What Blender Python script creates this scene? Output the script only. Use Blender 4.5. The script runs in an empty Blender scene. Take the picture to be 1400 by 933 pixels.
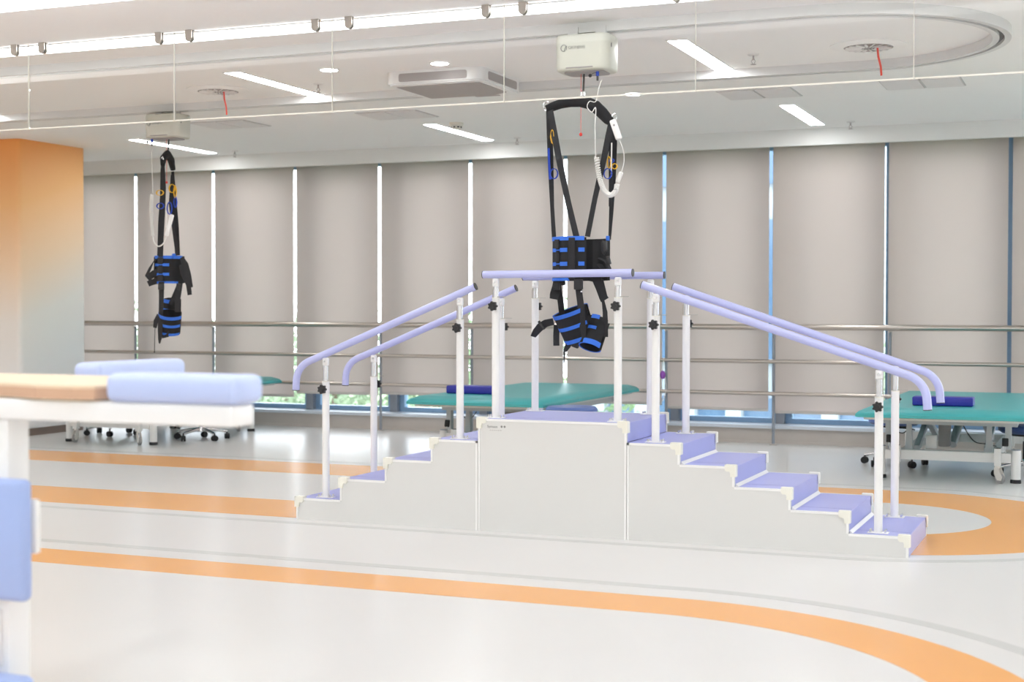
import bpy, bmesh, math, random
from mathutils import Vector, Matrix, Euler
random.seed(7)
R = math.radians
sc = bpy.context.scene
COL = sc.collection

# ------------------------------------------------------------------ camera, world, exposure
CAM_H = 1.182
cam_d = bpy.data.cameras.new('camera'); cam = bpy.data.objects.new('camera', cam_d); COL.objects.link(cam)
cam_d.sensor_width = 36.0; cam_d.lens = 51.22; cam_d.clip_end = 300
cam.location = (0, 0, CAM_H)
cam.rotation_euler = (Matrix.Rotation(0.3884, 4, 'Z') @ Matrix.Rotation(math.pi/2 - 0.0215, 4, 'X') @ Matrix.Rotation(0.0014, 4, 'Z')).to_euler()
cam_d.dof.use_dof = True; cam_d.dof.focus_distance = 8.3; cam_d.dof.aperture_fstop = 2.6
sc.camera = cam
w = bpy.data.worlds.new('sky'); sc.world = w; w.use_nodes = True
bg = w.node_tree.nodes['Background']; bg.inputs[0].default_value = (0.86, 0.92, 1.0, 1); bg.inputs[1].default_value = 3.7
LAMP = 13.0          # radiance of the ceiling lamps
sc.view_settings.view_transform = 'Standard'; sc.view_settings.look = 'None'
sc.view_settings.gamma = 1.0; sc.view_settings.use_curve_mapping = False
sc.view_settings.exposure = 0.98
sc.cycles.use_denoising = True
sc.cycles.max_bounces = 10; sc.cycles.diffuse_bounces = 6; sc.cycles.transparent_max_bounces = 24
sc.cycles.caustics_reflective = False; sc.cycles.caustics_refractive = False
sc.cycles.sample_clamp_indirect = 8.0

# ------------------------------------------------------------------ materials
def mat(name, col, rough=0.5, metal=0.0, spec=0.5, vary=0.03, scale=8.0, bump=0.0, bscale=200.0, trans=0.0, coat=0.0, emit=None):
    m = bpy.data.materials.new(name); m.use_nodes = True
    nt = m.node_tree; b = nt.nodes['Principled BSDF']
    b.inputs['Roughness'].default_value = rough; b.inputs['Metallic'].default_value = metal
    b.inputs['Specular IOR Level'].default_value = spec
    if coat: b.inputs['Coat Weight'].default_value = coat; b.inputs['Coat Roughness'].default_value = 0.1
    tc = nt.nodes.new('ShaderNodeTexCoord')
    n = nt.nodes.new('ShaderNodeTexNoise'); n.inputs['Scale'].default_value = scale; n.inputs['Detail'].default_value = 3
    nt.links.new(tc.outputs['Object'], n.inputs['Vector'])
    mx = nt.nodes.new('ShaderNodeMix'); mx.data_type = 'RGBA'
    mx.inputs['A'].default_value = (*[max(0, c*(1-vary)) for c in col], 1)
    mx.inputs['B'].default_value = (*[min(1, c*(1+vary)) for c in col], 1)
    nt.links.new(n.outputs['Fac'], mx.inputs['Factor']); nt.links.new(mx.outputs['Result'], b.inputs['Base Color'])
    if bump:
        n2 = nt.nodes.new('ShaderNodeTexNoise'); n2.inputs['Scale'].default_value = bscale
        nt.links.new(tc.outputs['Object'], n2.inputs['Vector'])
        bp = nt.nodes.new('ShaderNodeBump'); bp.inputs['Strength'].default_value = bump; bp.inputs['Distance'].default_value = 0.002
        nt.links.new(n2.outputs['Fac'], bp.inputs['Height']); nt.links.new(bp.outputs['Normal'], b.inputs['Normal'])
    if emit:
        b.inputs['Emission Color'].default_value = (*emit[0], 1); b.inputs['Emission Strength'].default_value = emit[1]
    if trans:
        t = nt.nodes.new('ShaderNodeBsdfTranslucent'); nt.links.new(mx.outputs['Result'], t.inputs['Color'])
        ms = nt.nodes.new('ShaderNodeMixShader'); ms.inputs[0].default_value = trans
        nt.links.new(b.outputs[0], ms.inputs[1]); nt.links.new(t.outputs[0], ms.inputs[2])
        nt.links.new(ms.outputs[0], nt.nodes['Material Output'].inputs['Surface'])
    return m

def glass_mat(name, tint, refl):
    m = bpy.data.materials.new(name); m.use_nodes = True; nt = m.node_tree
    nt.nodes.remove(nt.nodes['Principled BSDF'])
    t = nt.nodes.new('ShaderNodeBsdfTransparent'); t.inputs[0].default_value = (*tint, 1)
    g = nt.nodes.new('ShaderNodeBsdfGlossy'); g.inputs['Roughness'].default_value = 0.01
    f = nt.nodes.new('ShaderNodeFresnel'); f.inputs[0].default_value = 1.45
    k = nt.nodes.new('ShaderNodeMath'); k.operation = 'MULTIPLY'; k.inputs[1].default_value = refl
    nt.links.new(f.outputs[0], k.inputs[0])
    ms = nt.nodes.new('ShaderNodeMixShader'); nt.links.new(k.outputs[0], ms.inputs[0])
    nt.links.new(t.outputs[0], ms.inputs[1]); nt.links.new(g.outputs[0], ms.inputs[2])
    nt.links.new(ms.outputs[0], nt.nodes['Material Output'].inputs['Surface'])
    return m

M = dict(
 floor=mat('floor_vinyl', (.71,.705,.695), .26, spec=.3, vary=.015, scale=1.5),
 orange=mat('orange_vinyl', (.82,.40,.13), .26, spec=.3, vary=.04, scale=2),
 greyline=mat('grey_vinyl', (.60,.60,.59), .26, spec=.3, vary=.03),
 ceiling=mat('ceiling_paint', (.945,.94,.935), .9, spec=.1, vary=.012, scale=1.0),
 wall=mat('wall_paint', (.86,.855,.845), .8, spec=.2, vary=.015, scale=1.0),
 pelmet=mat('pelmet_paint', (.78,.78,.765), .7, vary=.01),
 spandrel=mat('spandrel_stone', (.62,.57,.53), .5, vary=.04),
 sill=mat('sill_stone', (.66,.72,.80), .3, vary=.02),
 skirting=mat('brown_skirting', (.26,.20,.17), .4, vary=.05),
 frame=mat('grey_aluminium_blue_daylight', (.27,.44,.66), .35, metal=.2, vary=.03),  # grey aluminium, with the blue of daylight put into its colour
 mullion=mat('dark_grey_aluminium', (.30,.33,.38), .4, metal=.2, vary=.03),
 pane=glass_mat('window_glass', (.96,.97,.965), .8),
 smoke_glass=glass_mat('clear_glass', (.975,.98,.972), .28),
 glass_edge=mat('polished_glass_edge', (.86,.84,.76), .2, vary=.02),
 blind=mat('taupe_blind_fabric', (.715,.646,.612), .85, spec=.15, vary=.012, scale=.9, bump=.15, bscale=900, trans=.77),
 blind_bar=mat('blind_bottom_bar', (.60,.57,.545), .5),
 steel=mat('brushed_steel', (.54,.49,.45), .28, metal=1.0, vary=.03, scale=20),
 chrome=mat('chrome', (.80,.80,.81), .12, metal=1.0, vary=.01),
 clampm=mat('satin_clamp', (.50,.46,.42), .35, metal=.7, vary=.03),
 panel=mat('stair_panel', (.735,.738,.72), .5, vary=.008, scale=3),
 trim=mat('white_edge_trim', (.90,.90,.89), .4, vary=.01),
 cream=mat('cream_plastic', (.87,.86,.77), .4, vary=.015),
 lav=mat('lavender_vinyl', (.38,.40,.74), .42, vary=.03, scale=5, bump=.08, bscale=500),
 lavrail=mat('lavender_rail', (.50,.53,.86), .32, vary=.015, coat=.3),
 seam=mat('lavender_seam', (.22,.22,.42), .6),
 white=mat('white_enamel', (.88,.88,.87), .35, vary=.01),
 black=mat('black_plastic', (.022,.022,.024), .45, vary=.1),
 rubber=mat('black_rubber', (.018,.018,.02), .7, vary=.1),
 webbing=mat('black_webbing', (.020,.020,.023), .8, vary=.25, scale=60, bump=.35, bscale=700),
 lining=mat('black_padding', (.014,.014,.016), .9, vary=.2, scale=30, bump=.3, bscale=300),
 blue=mat('royal_blue_fabric', (.035,.17,.72), .7, vary=.08, scale=40),
 bluetag=mat('deep_blue_tape', (.015,.06,.48), .7, vary=.08),
 yellow=mat('yellow_tape', (.86,.50,.03), .7, vary=.08),
 red=mat('red_plastic', (.78,.06,.05), .5, vary=.05),
 streamer=mat('red_ribbon', (.85,.10,.07), .6, vary=.05),
 hoist=mat('ivory_plastic', (.60,.60,.53), .38, vary=.01),
 hoistplate=mat('grey_plate', (.36,.33,.33), .5),
 logo=mat('grey_print', (.28,.28,.27), .6),
 track=mat('grey_track', (.73,.73,.73), .4, vary=.01),
 slot=mat('dark_slot', (.16,.155,.16), .6),
 acgrey=mat('grey_grille', (.40,.37,.365), .6, vary=.03),
 acwhite=mat('white_ac_plastic', (.86,.86,.86), .35, vary=.01),
 vent=mat('vent_grille', (.80,.785,.78), .7, vary=.02),
 ventdark=mat('vent_slot', (.55,.54,.54), .8),
 teal=mat('teal_vinyl', (.055,.40,.42), .38, vary=.03, scale=4, bump=.06, bscale=400),
 navy=mat('navy_vinyl', (.028,.03,.36), .4, vary=.04),
 stoolblue=mat('stool_blue_vinyl', (.10,.17,.46), .4, vary=.04),
 stoolnavy=mat('stool_navy_vinyl', (.03,.07,.22), .4, vary=.04),
 steelgrey=mat('grey_painted_steel', (.56,.58,.60), .4, vary=.02),
 white2=mat('white_painted_steel', (.80,.80,.79), .35, vary=.01),
 casterm=mat('cream_caster', (.80,.76,.72), .45, vary=.02),
 wheel=mat('grey_wheel', (.34,.33,.33), .6, vary=.05),
 padblue=mat('pale_blue_vinyl', (.36,.47,.80), .42, vary=.03, scale=4),
 padlav=mat('pale_lavender_vinyl', (.50,.59,.88), .42, vary=.03, scale=4),
 wood=mat('pale_wood', (.80,.67,.49), .45, vary=.10, scale=3),
 woodedge=mat('wood_edge', (.60,.38,.25), .5, vary=.10, scale=6),
 cord=mat('white_cord', (.80,.79,.76), .5, vary=.02),
 purple=mat('purple_cloth', (.33,.10,.50), .8, vary=.1),
 wire=mat('dark_wire', (.05,.05,.05), .5),
 sens=mat('ivory_sensor', (.78,.75,.68), .5),
 ext_ground=mat('outside_grass', (.20,.28,.14), .9, vary=.2, scale=.6),
 leaf=mat('leaf', (.20,.29,.16), .6, vary=.45, scale=.9, trans=.3),
 leaf2=mat('leaf_pale', (.30,.38,.26), .6, vary=.4, scale=.9, trans=.3),
 bark=mat('bark', (.16,.12,.09), .9, vary=.2),
 facade=mat('facade_render', (.42,.46,.50), .7, vary=.03),
 facglass=mat('facade_glass', (.10,.18,.30), .15, vary=.15, scale=.5),
 lamp=mat('lamp_diffuser', (.9,.9,.9), .5, emit=((.975,.99,1.0), LAMP)),
 strip=mat('strip_diffuser', (.9,.9,.9), .5, emit=((.975,.99,1.0), LAMP*.26)),
)
# painted ombre of the column: orange at the top, greyish white below
def column_mat():
    m = bpy.data.materials.new('ombre_paint'); m.use_nodes = True; nt = m.node_tree; b = nt.nodes['Principled BSDF']
    b.inputs['Roughness'].default_value = .55
    tc = nt.nodes.new('ShaderNodeTexCoord'); sp = nt.nodes.new('ShaderNodeSeparateXYZ'); nt.links.new(tc.outputs['Object'], sp.inputs[0])
    mr = nt.nodes.new('ShaderNodeMapRange'); mr.inputs['From Min'].default_value = 0; mr.inputs['From Max'].default_value = 2.75
    # the graphic dips lower on the face turned to the room
    ad = nt.nodes.new('ShaderNodeMath'); ad.operation = 'MULTIPLY_ADD'; ad.inputs[1].default_value = -0.35
    nt.links.new(sp.outputs['Y'], ad.inputs[0]); nt.links.new(sp.outputs['Z'], ad.inputs[2]); nt.links.new(ad.outputs[0], mr.inputs['Value'])
    cr = nt.nodes.new('ShaderNodeValToRGB'); e = cr.color_ramp.elements
    e[0].position = .18; e[0].color = (.90,.905,.905,1); e[1].position = 1.0; e[1].color = (.93,.37,.09,1)
    a = e.new(.38); a.color = (.87,.84,.79,1); a = e.new(.56); a.color = (.92,.70,.49,1); a = e.new(.78); a.color = (.93,.53,.23,1)
    nt.links.new(mr.outputs[0], cr.inputs[0]); nt.links.new(cr.outputs[0], b.inputs['Base Color'])
    return m
M['ombre'] = column_mat()

# ------------------------------------------------------------------ mesh helper
def frame_of(t):
    t = t.normalized(); up = Vector((0,0,1)) if abs(t.z) < .95 else Vector((1,0,0))
    a = t.cross(up).normalized(); return a, t.cross(a).normalized()

class MB:
    """collects shapes; coordinates are local to the thing's root unless off is given"""
    def __init__(s, off=(0,0,0)): s.v = []; s.f = []; s.o = Vector(off)
    def add(s, vs, fs):
        n = len(s.v); s.v += [tuple(Vector(p)-s.o) for p in vs]; s.f += [tuple(i+n for i in f) for f in fs]; return s
    def box(s, x0, x1, y0, y1, z0, z1):
        return s.add([(x,y,z) for z in (z0,z1) for y in (y0,y1) for x in (x0,x1)],
                     [(0,2,3,1),(4,5,7,6),(0,1,5,4),(2,6,7,3),(0,4,6,2),(1,3,7,5)])
    def obox(s, c, size, rot=(0,0,0)):
        m = Euler(rot).to_matrix(); c = Vector(c); hx,hy,hz = [a/2 for a in size]
        return s.add([c + m @ Vector((x,y,z)) for z in (-hz,hz) for y in (-hy,hy) for x in (-hx,hx)],
                     [(0,2,3,1),(4,5,7,6),(0,1,5,4),(2,6,7,3),(0,4,6,2),(1,3,7,5)])
    def rbox(s, x0, x1, y0, y1, z0, z1, r, seg=3, rot=None, c=None):
        bm = bmesh.new(); bmesh.ops.create_cube(bm, size=1)
        for v in bm.verts: v.co = Vector((v.co.x*(x1-x0), v.co.y*(y1-y0), v.co.z*(z1-z0)))
        bmesh.ops.bevel(bm, geom=list(bm.edges), offset=r, segments=seg, profile=.5, affect='EDGES')
        cc = Vector(c) if c else Vector(((x0+x1)/2,(y0+y1)/2,(z0+z1)/2)); m = Euler(rot).to_matrix() if rot else Matrix.Identity(3)
        bm.verts.index_update()
        s.add([cc + m @ v.co for v in bm.verts], [tuple(v.index for v in f.verts) for f in bm.faces]); bm.free(); return s
    def prism(s, poly, axis, a0, a1):
        """poly of 2d points, extruded along axis ('x','y','z') from a0 to a1"""
        def P(u, v, a): return {'x':(a,u,v),'y':(u,a,v),'z':(u,v,a)}[axis]
        n = len(poly); vs = [P(u,v,a0) for u,v in poly] + [P(u,v,a1) for u,v in poly]
        fs = [tuple(range(n)), tuple(range(2*n-1, n-1, -1))] + [(i,(i+1)%n,(i+1)%n+n,i+n) for i in range(n)]
        return s.add(vs, fs)
    def tube(s, pts, r, seg=12, closed=False, cap=True, flat=None):
        pts = [Vector(p) for p in pts]; n = len(pts); rr = r if isinstance(r, (list,tuple)) else [r]*n
        vs = []; a = None
        for i, p in enumerate(pts):
            if closed: t = pts[(i+1)%n]-pts[i-1]
            else: t = pts[min(i+1,n-1)]-pts[max(i-1,0)]
            t = t.normalized()
            if a is None: a,b = frame_of(t)
            else:
                a = (a - t*a.dot(t)).normalized(); b = t.cross(a)
            for k in range(seg):
                q = 2*math.pi*k/seg; vs.append(p + a*(rr[i]*math.cos(q)) + b*(rr[i]*math.sin(q)*(flat or 1)))
        fs = []
        for i in range(n if closed else n-1):
            j = (i+1)%n
            for k in range(seg): fs.append((i*seg+k, i*seg+(k+1)%seg, j*seg+(k+1)%seg, j*seg+k))
        if cap and not closed: fs += [tuple(range(seg-1,-1,-1)), tuple((n-1)*seg+k for k in range(seg))]
        return s.add(vs, fs)
    def cyl(s, p0, p1, r, seg=16, r1=None): return s.tube([p0,p1], [r, r if r1 is None else r1], seg)
    def ribbon(s, pts, wdir, width, th=.003):
        pts = [Vector(p) for p in pts]; n = len(pts); vs = []
        for i, p in enumerate(pts):
            t = (pts[min(i+1,n-1)]-pts[max(i-1,0)]).normalized()
            wd = Vector(wdir[i] if isinstance(wdir, list) else wdir); wd = (wd - t*wd.dot(t)).normalized(); nn = t.cross(wd)
            ww = width[i] if isinstance(width, (list,tuple)) else width
            for a,b in ((-1,-1),(1,-1),(1,1),(-1,1)): vs.append(p + wd*(a*ww/2) + nn*(b*th/2))
        fs = [(0,1,2,3), ((n-1)*4+3,(n-1)*4+2,(n-1)*4+1,(n-1)*4)]
        for i in range(n-1):
            for k in range(4): fs.append((i*4+k, i*4+(k+1)%4, (i+1)*4+(k+1)%4, (i+1)*4+k))
        return s.add(vs, fs)
    def lathe(s, prof, c=(0,0,0), seg=24):
        """prof: list of (r, z), about a vertical axis through c"""
        c = Vector(c); vs = []; n = len(prof)
        for r,z in prof:
            for k in range(seg):
                q = 2*math.pi*k/seg; vs.append(c+Vector((r*math.cos(q), r*math.sin(q), z)))
        fs = [(i*seg+k, i*seg+(k+1)%seg, (i+1)*seg+(k+1)%seg, (i+1)*seg+k) for i in range(n-1) for k in range(seg)]
        fs += [tuple(range(seg-1,-1,-1)), tuple((n-1)*seg+k for k in range(seg))]
        return s.add(vs, fs)
    def shell(s, c, rx, ry, z0, z1, a0, a1, th=.006, seg=20, rot=None, rx1=None, ry1=None, zt=None):
        """a bent panel: elliptical wall from angle a0 to a1 (degrees), z0..z1, own thickness, tilted by rot about c"""
        c = Vector(c); m = Euler(rot).to_matrix() if rot else Matrix.Identity(3); vs = []
        for i in range(seg+1):
            q = R(a0+(a1-a0)*i/seg)
            for (z,o) in ((z0,0),(z1,0),(z1,th),(z0,th)):
                k = (z-z0)/(z1-z0); ax = rx+((rx1 or rx)-rx)*k+o; ay = ry+((ry1 or ry)-ry)*k+o
                vs.append(c + m @ Vector((ax*math.cos(q), ay*math.sin(q), z)))
        fs = [(0,1,2,3), (seg*4+3,seg*4+2,seg*4+1,seg*4)]
        for i in range(seg):
            for k in range(4): fs.append((i*4+k,(i+1)*4+k,(i+1)*4+(k+1)%4,i*4+(k+1)%4))
        return s.add(vs, fs)
    def ball(s, c, r, seg=12, sq=(1,1,1)):
        prof = [(max(1e-4, math.sin(math.pi*i/(seg//2))), -math.cos(math.pi*i/(seg//2))) for i in range(seg//2+1)]
        c = Vector(c); vs = []; n = len(prof)
        for a,z in prof:
            for k in range(seg):
                q = 2*math.pi*k/seg; vs.append(c+Vector((r*a*math.cos(q)*sq[0], r*a*math.sin(q)*sq[1], r*z*sq[2])))
        return s.add(vs, [(i*seg+k, i*seg+(k+1)%seg, (i+1)*seg+(k+1)%seg, (i+1)*seg+k) for i in range(n-1) for k in range(seg)])
    def mesh(s, name, m, smooth=True):
        me = bpy.data.meshes.new(name); me.from_pydata(s.v, [], s.f); me.validate()
        bm = bmesh.new(); bm.from_mesh(me); bmesh.ops.recalc_face_normals(bm, faces=bm.faces); bm.to_mesh(me); bm.free()
        me.materials.append(M[m])
        if smooth:
            me.polygons.foreach_set('use_smooth', [True]*len(me.polygons)); me.set_sharp_from_angle(angle=R(38))
        return me
    def build(s, name, m, parent=None, smooth=True, loc=None):
        o = bpy.data.objects.new(name, s.mesh(name, m, smooth)); COL.objects.link(o)
        if parent: o.parent = parent
        if loc: o.location = loc
        return o

def tag(o, label=None, cat=None, group=None, kind=None):
    if label: o['label'] = label
    if cat: o['category'] = cat
    if group: o['group'] = group
    if kind: o['kind'] = kind
    return o
def root(name, loc, label, cat, group=None, rz=0):
    o = bpy.data.objects.new(name, None); COL.objects.link(o); o.location = loc; o.rotation_euler = (0,0,rz)
    o.empty_display_size = .1
    return tag(o, label, cat, group)
def struct(name, mb, m, label=None, smooth=False):
    o = mb.build(name, m, None, smooth); o['kind'] = 'structure'
    if label: o['label'] = label
    return o
def copy_tree(o, parent=None):
    c = o.copy(); COL.objects.link(c); c.parent = parent
    for ch in list(o.children): copy_tree(ch, c)
    return c
def text_mesh(name, body, size, m, parent, loc, rot, depth=.0006):
    cu = bpy.data.curves.new('lettering', 'FONT'); cu.body = body; cu.size = size; cu.extrude = depth; cu.resolution_u = 3
    t = bpy.data.objects.new('lettering', cu); COL.objects.link(t)
    me = bpy.data.meshes.new_from_object(t.evaluated_get(bpy.context.evaluated_depsgraph_get()))
    bpy.data.objects.remove(t); bpy.data.curves.remove(cu)
    me.materials.clear(); me.materials.append(M[m]); me.name = name
    o = bpy.data.objects.new(name, me); COL.objects.link(o); o.parent = parent; o.location = loc; o.rotation_euler = rot
    return o

# ------------------------------------------------------------------ room
CZ = 2.75
XL, XR, YN, YF = -11.6, 4.6, -4.4, 12.84
floor = struct('floor', MB().box(XL-.2, XR+.2, YN-.2, 13.15, -.2, 0), 'floor')
struct('ceiling', MB().box(XL-.2, XR+.2, YN-.2, 13.15, CZ, CZ+.15), 'ceiling')
struct('wall_left', MB().box(XL-.2, XL, YN-.2, 13.15, 0, CZ), 'wall')
struct('wall_right', MB().box(XR, XR+.2, YN-.2, 13.15, 0, CZ), 'wall')
struct('wall_front', MB().box(XL, XR, YN-.2, YN, 0, CZ), 'wall')
struct('wall_back', MB().box(XL, XR, 12.80, 13.15, 0, .135), 'spandrel')
struct('trim_1', MB().box(XL, XR, 12.74, 13.15, .135, .165), 'sill')
struct('trim_2', MB().box(XL, XR, 12.645, 12.69, 2.606, CZ), 'pelmet')
struct('trim_3', MB().box(XL, XR, 12.79, 13.15, 2.66, CZ), 'pelmet')
struct('baseboard_back', MB().box(XL, XR, 12.785, 12.80, 0, .02), 'spandrel')

# racetrack inlays of the floor (1 mm proud vinyl strips)
def racetrack(cx0, cx1, cy, r0, r1, z=.001, n=40):
    def loop(r):
        pts = [(cx1+r*math.cos(a), cy+r*math.sin(a)) for a in [R(-90+180*i/n) for i in range(n+1)]]
        pts += [(cx0+r*math.cos(a), cy+r*math.sin(a)) for a in [R(90+180*i/n) for i in range(n+1)]]
        return pts
    A, B = loop(r0), loop(r1); k = len(A); mb = MB()
    vs = [(x,y,z) for x,y in A]+[(x,y,z) for x,y in B]+[(x,y,-.01) for x,y in A]+[(x,y,-.01) for x,y in B]
    fs = []
    for i in range(k):
        j = (i+1)%k
        fs += [(i,j,k+j,k+i), (k+i,k+j,3*k+j,3*k+i), (j,i,2*k+i,2*k+j), (2*k+i,3*k+i,3*k+j,2*k+j)]
    return mb.add(vs, fs)
racetrack(-9.6, -1.25, 8.46, .66, 1.30).build('orange_band', 'orange', floor, False)
racetrack(-9.6, -1.25, 8.46, 1.44, 1.505).build('grey_line', 'greyline', floor, False)
racetrack(-8.6, -1.65, 4.16, 1.28, 1.60).build('orange_band', 'orange', floor, False)
racetrack(-8.6, -1.65, 4.16, 1.77, 1.84).build('grey_line', 'greyline', floor, False)

# window wall: gaps between the blinds, mullions and window units
GAPS = [-11.45, -10.47, -9.50, -8.535, -7.565, -6.612, -5.64, -4.677, -3.725, -2.752, -1.758, -.757, .22, 1.19, 2.16, 3.13, 4.1]
for i in range(len(GAPS)-1):
    a, b = GAPS[i]+.05, GAPS[i+1]+.05
    fr = MB()
    x0, x1, y0, y1, z0, z1 = a+.035, b-.035, 12.995, 13.075, .165, 2.66
    fr.box(x0, x0+.055, y0, y1, z0, z1); fr.box(x1-.055, x1, y0, y1, z0, z1)
    fr.box(x0+.055, x1-.055, y0, y1, z0, z0+.045); fr.box(x0+.055, x1-.055, y0, y1, z1-.045, z1)
    o = struct('window_%d' % (i+1), fr, 'frame')
    MB().box(x0+.05, x1-.05, 13.045, 13.051, z0+.04, z1-.04).build('pane', 'pane', o, False)
    MB().box(a-.045, a+.035, 12.94, 13.075, .165, 2.66).build('mullion', 'mullion', o, False)
# roller blinds
BOT = {4:.35, 5:.361, 6:.316, 7:.33, 8:.30, 9:.285, 10:.32, 11:.30}
ordn = ['','first','second','third','fourth','fifth','sixth','seventh','eighth','ninth','tenth','eleventh','twelfth']
vis = 0
for i in range(1, 14):
    a, b = GAPS[i]+.017, GAPS[i+1]-.017
    zb = BOT.get(i, .31)
    vis += 1
    if i == 1: lb = 'taupe roller blind mostly hidden behind the orange column'
    elif i <= 10: lb = 'lowered taupe roller blind, %s to the right of the orange column' % ordn[i-1]
    elif i == 11: lb = 'lowered taupe roller blind cut off by the right edge of the photo'
    else: continue
    r = root('roller_blind', ((a+b)/2, 12.735, zb), lb, 'blind', 'roller blinds on the window wall')
    h = (b-a)/2
    n = 10; vs = []; fs = []
    mb = MB()
    for k in range(n+1):   # a soft vertical ripple of the cloth
        x = -h+2*h*k/n; y = .004*math.sin(k*1.3+i)
        for (yy, z) in ((y-.0008,0),(y+.0008,0),(y+.0008,2.64-zb),(y-.0008,2.64-zb)): vs.append((x,yy,z))
    for k in range(n):
        for q in range(4): fs.append((k*4+q,(k+1)*4+q,(k+1)*4+(q+1)%4,k*4+(q+1)%4))
    fs += [(0,1,2,3),(n*4+3,n*4+2,n*4+1,n*4)]
    mb.add(vs, fs).build('fabric', 'blind', r)
    MB().rbox(-h, h, -.007, .007, -.012, .014, .005, 2).build('bottom_bar', 'blind_bar', r)
    MB().cyl((-h,.0,2.665-zb), (h,.0,2.665-zb), .025).build('roller_tube', 'blind_bar', r)

# three-bar hand rail in front of the blinds
r = root('wall_handrail', (-4.6, 12.62, 0), 'three-bar stainless steel handrail running along the blinds', 'handrail')
off = r.location
for z, rad in ((1.033,.026), (.733,.018), (.452,.018)):
    MB(off).cyl((XL+.3,12.62,z), (XR-.4,12.62,z), rad, 14).build('rail', 'steel', r)
for i in (2,3,5,6,8,9,10,12,14):
    g = GAPS[i]+.045
    p = MB(off).cyl((g,12.665,0), (g,12.665,1.0), .013, 12).build('post', 'mullion', r)
    for z in (1.0,.733,.452): MB(off).cyl((g,12.665,z), (g,12.625,z), .008, 8).build('bracket', 'steel', p)
    MB(off).lathe([(.035,0),(.035,.006),(.015,.01)], (g,12.665,0), 16).build('foot_plate', 'steel', p)

# column
cx, cy = -9.272, 10.70
r = root('column', (cx-.35, cy, 0), 'large square column painted orange fading to greyish white below', 'column')
mb = MB()
def rrect(x0,x1,y0,y1,rad,n=4):
    P = []
    for (px,py,a) in ((x1-rad,y1-rad,0),(x0+rad,y1-rad,90),(x0+rad,y0+rad,180),(x1-rad,y0+rad,270)):
        P += [(px+rad*math.cos(R(a+90*k/n)), py+rad*math.sin(R(a+90*k/n))) for k in range(n+1)]
    return P
mb.prism(rrect(-.55,.35,0,.94,.05), 'z', .07, CZ); mb.build('shaft', 'ombre', r)
MB().prism(rrect(-.54,.34,.01,.93,.05), 'z', 0, .07).build('skirting', 'skirting', r)

# ------------------------------------------------------------------ ceiling lamps
def linear_light(x, y, label, lx=.115, ly=1.28, group='recessed linear lamps', m='lamp'):
    r = root('linear_light', (x, y, CZ), label, 'light', group)
    fr = MB(); t = .008
    fr.box(-lx/2-t,-lx/2,-ly/2-t,ly/2+t,-.006,0); fr.box(lx/2,lx/2+t,-ly/2-t,ly/2+t,-.006,0)
    fr.box(-lx/2,lx/2,-ly/2-t,-ly/2,-.006,0); fr.box(-lx/2,lx/2,ly/2,ly/2+t,-.006,0)
    fr.build('frame', 'acwhite', r, False)
    MB().box(-lx/2+.001,lx/2-.001,-ly/2+.001,ly/2-.001,-.025 if m == 'strip' else -.004,0).build('diffuser', m, r, False)
LBL = {(-5.37,8.87):'white linear ceiling lamp left of the cassette air conditioner',
       (-8.33,11.78):'white linear ceiling lamp behind the smaller far hoist',
       (-5.32,11.78):'white linear ceiling lamp beside the smoke detector, behind the air conditioner',
       (-2.33,8.85):'white linear ceiling lamp right of the near hoist box',
       (-2.285,11.75):'white linear ceiling lamp nearest the blinds on the right side'}
for (x,y),l in LBL.items(): linear_light(x, y, l)
linear_light(-8.35, 8.87, 'white linear ceiling lamp above the left edge, out of frame')
for i, x in enumerate((.7, 3.6)):
    for j, y in enumerate((8.87, 11.77)): linear_light(x, y, 'white linear ceiling lamp beyond the right edge, %s column, %s row' % (('first','second')[i], ('nearer','rear')[j]))
for i, x in enumerate((-9.9, -8.35, -6.85, -5.35, -3.85, -2.33, -.8, .7, 2.2, 3.6)):  # unseen rows; every other column is added to brighten the near half
    for j, y in enumerate((3.0, .1, -2.8)): linear_light(x, y, 'unseen white linear ceiling lamp above the camera, %s from the left, %s row' % (ordn[i+1], ('foremost','middle','rearmost')[j]))
linear_light(-3.2, 7.045, 'long continuous white ceiling light strip behind the glass smoke barrier', 14.4, .135, 'long light strips', 'strip')
linear_light(-3.2, 5.965, 'long white ceiling light strip at the top left corner', 14.4, .15, 'long light strips', 'strip')
def downlight(x, y, label):
    r = root('downlight', (x,y,CZ), label, 'light', 'round downlights')
    MB().lathe([(.068,0),(.068,-.004),(.056,-.006),(.056,0)], (0,0,0), 24).build('trim_ring', 'acwhite', r)
    MB().lathe([(.054,0),(.054,-.008)], (0,0,0), 24).build('lens', 'lamp', r)
downlight(-4.725, 8.387, 'round white downlight right of the long linear lamp')
downlight(-3.947, 8.425, 'round white downlight just in front of the air conditioner')
downlight(-3.205, 10.136, 'round white downlight right of the near hoist, behind the glass edge')

# round swirl diffusers with red ribbons
def diffuser(x, y, label, rx):
    r = root('air_diffuser', (x,y,CZ), label, 'vent', 'round swirl diffusers')
    MB().lathe([(.225,0),(.225,-.004),(.15,-.014),(.145,-.014),(.145,0)], (0,0,0), 32).build('face_plate', 'ceiling', r)
    MB().lathe([(.144,0),(.144,-.012)], (0,0,0), 32).build('core', 'acgrey', r)
    for k in range(16):
        a = 2*math.pi*k/16
        MB().obox((.09*math.cos(a), .09*math.sin(a), -.016), (.09,.012,.006), (R(25),0,a)).build('swirl_vane', 'vent', r)
    MB().ribbon([(rx,-.02,-.012),(rx+.005,-.02,-.07),(rx+.02,-.02,-.13),(rx+.024,-.02,-.185)], (1,0,0), .012, .0015).build('red_ribbon', 'streamer', r)
diffuser(-5.90, 8.87, 'round grey ceiling diffuser with red ribbon left of the long linear lamp', .06)
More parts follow.
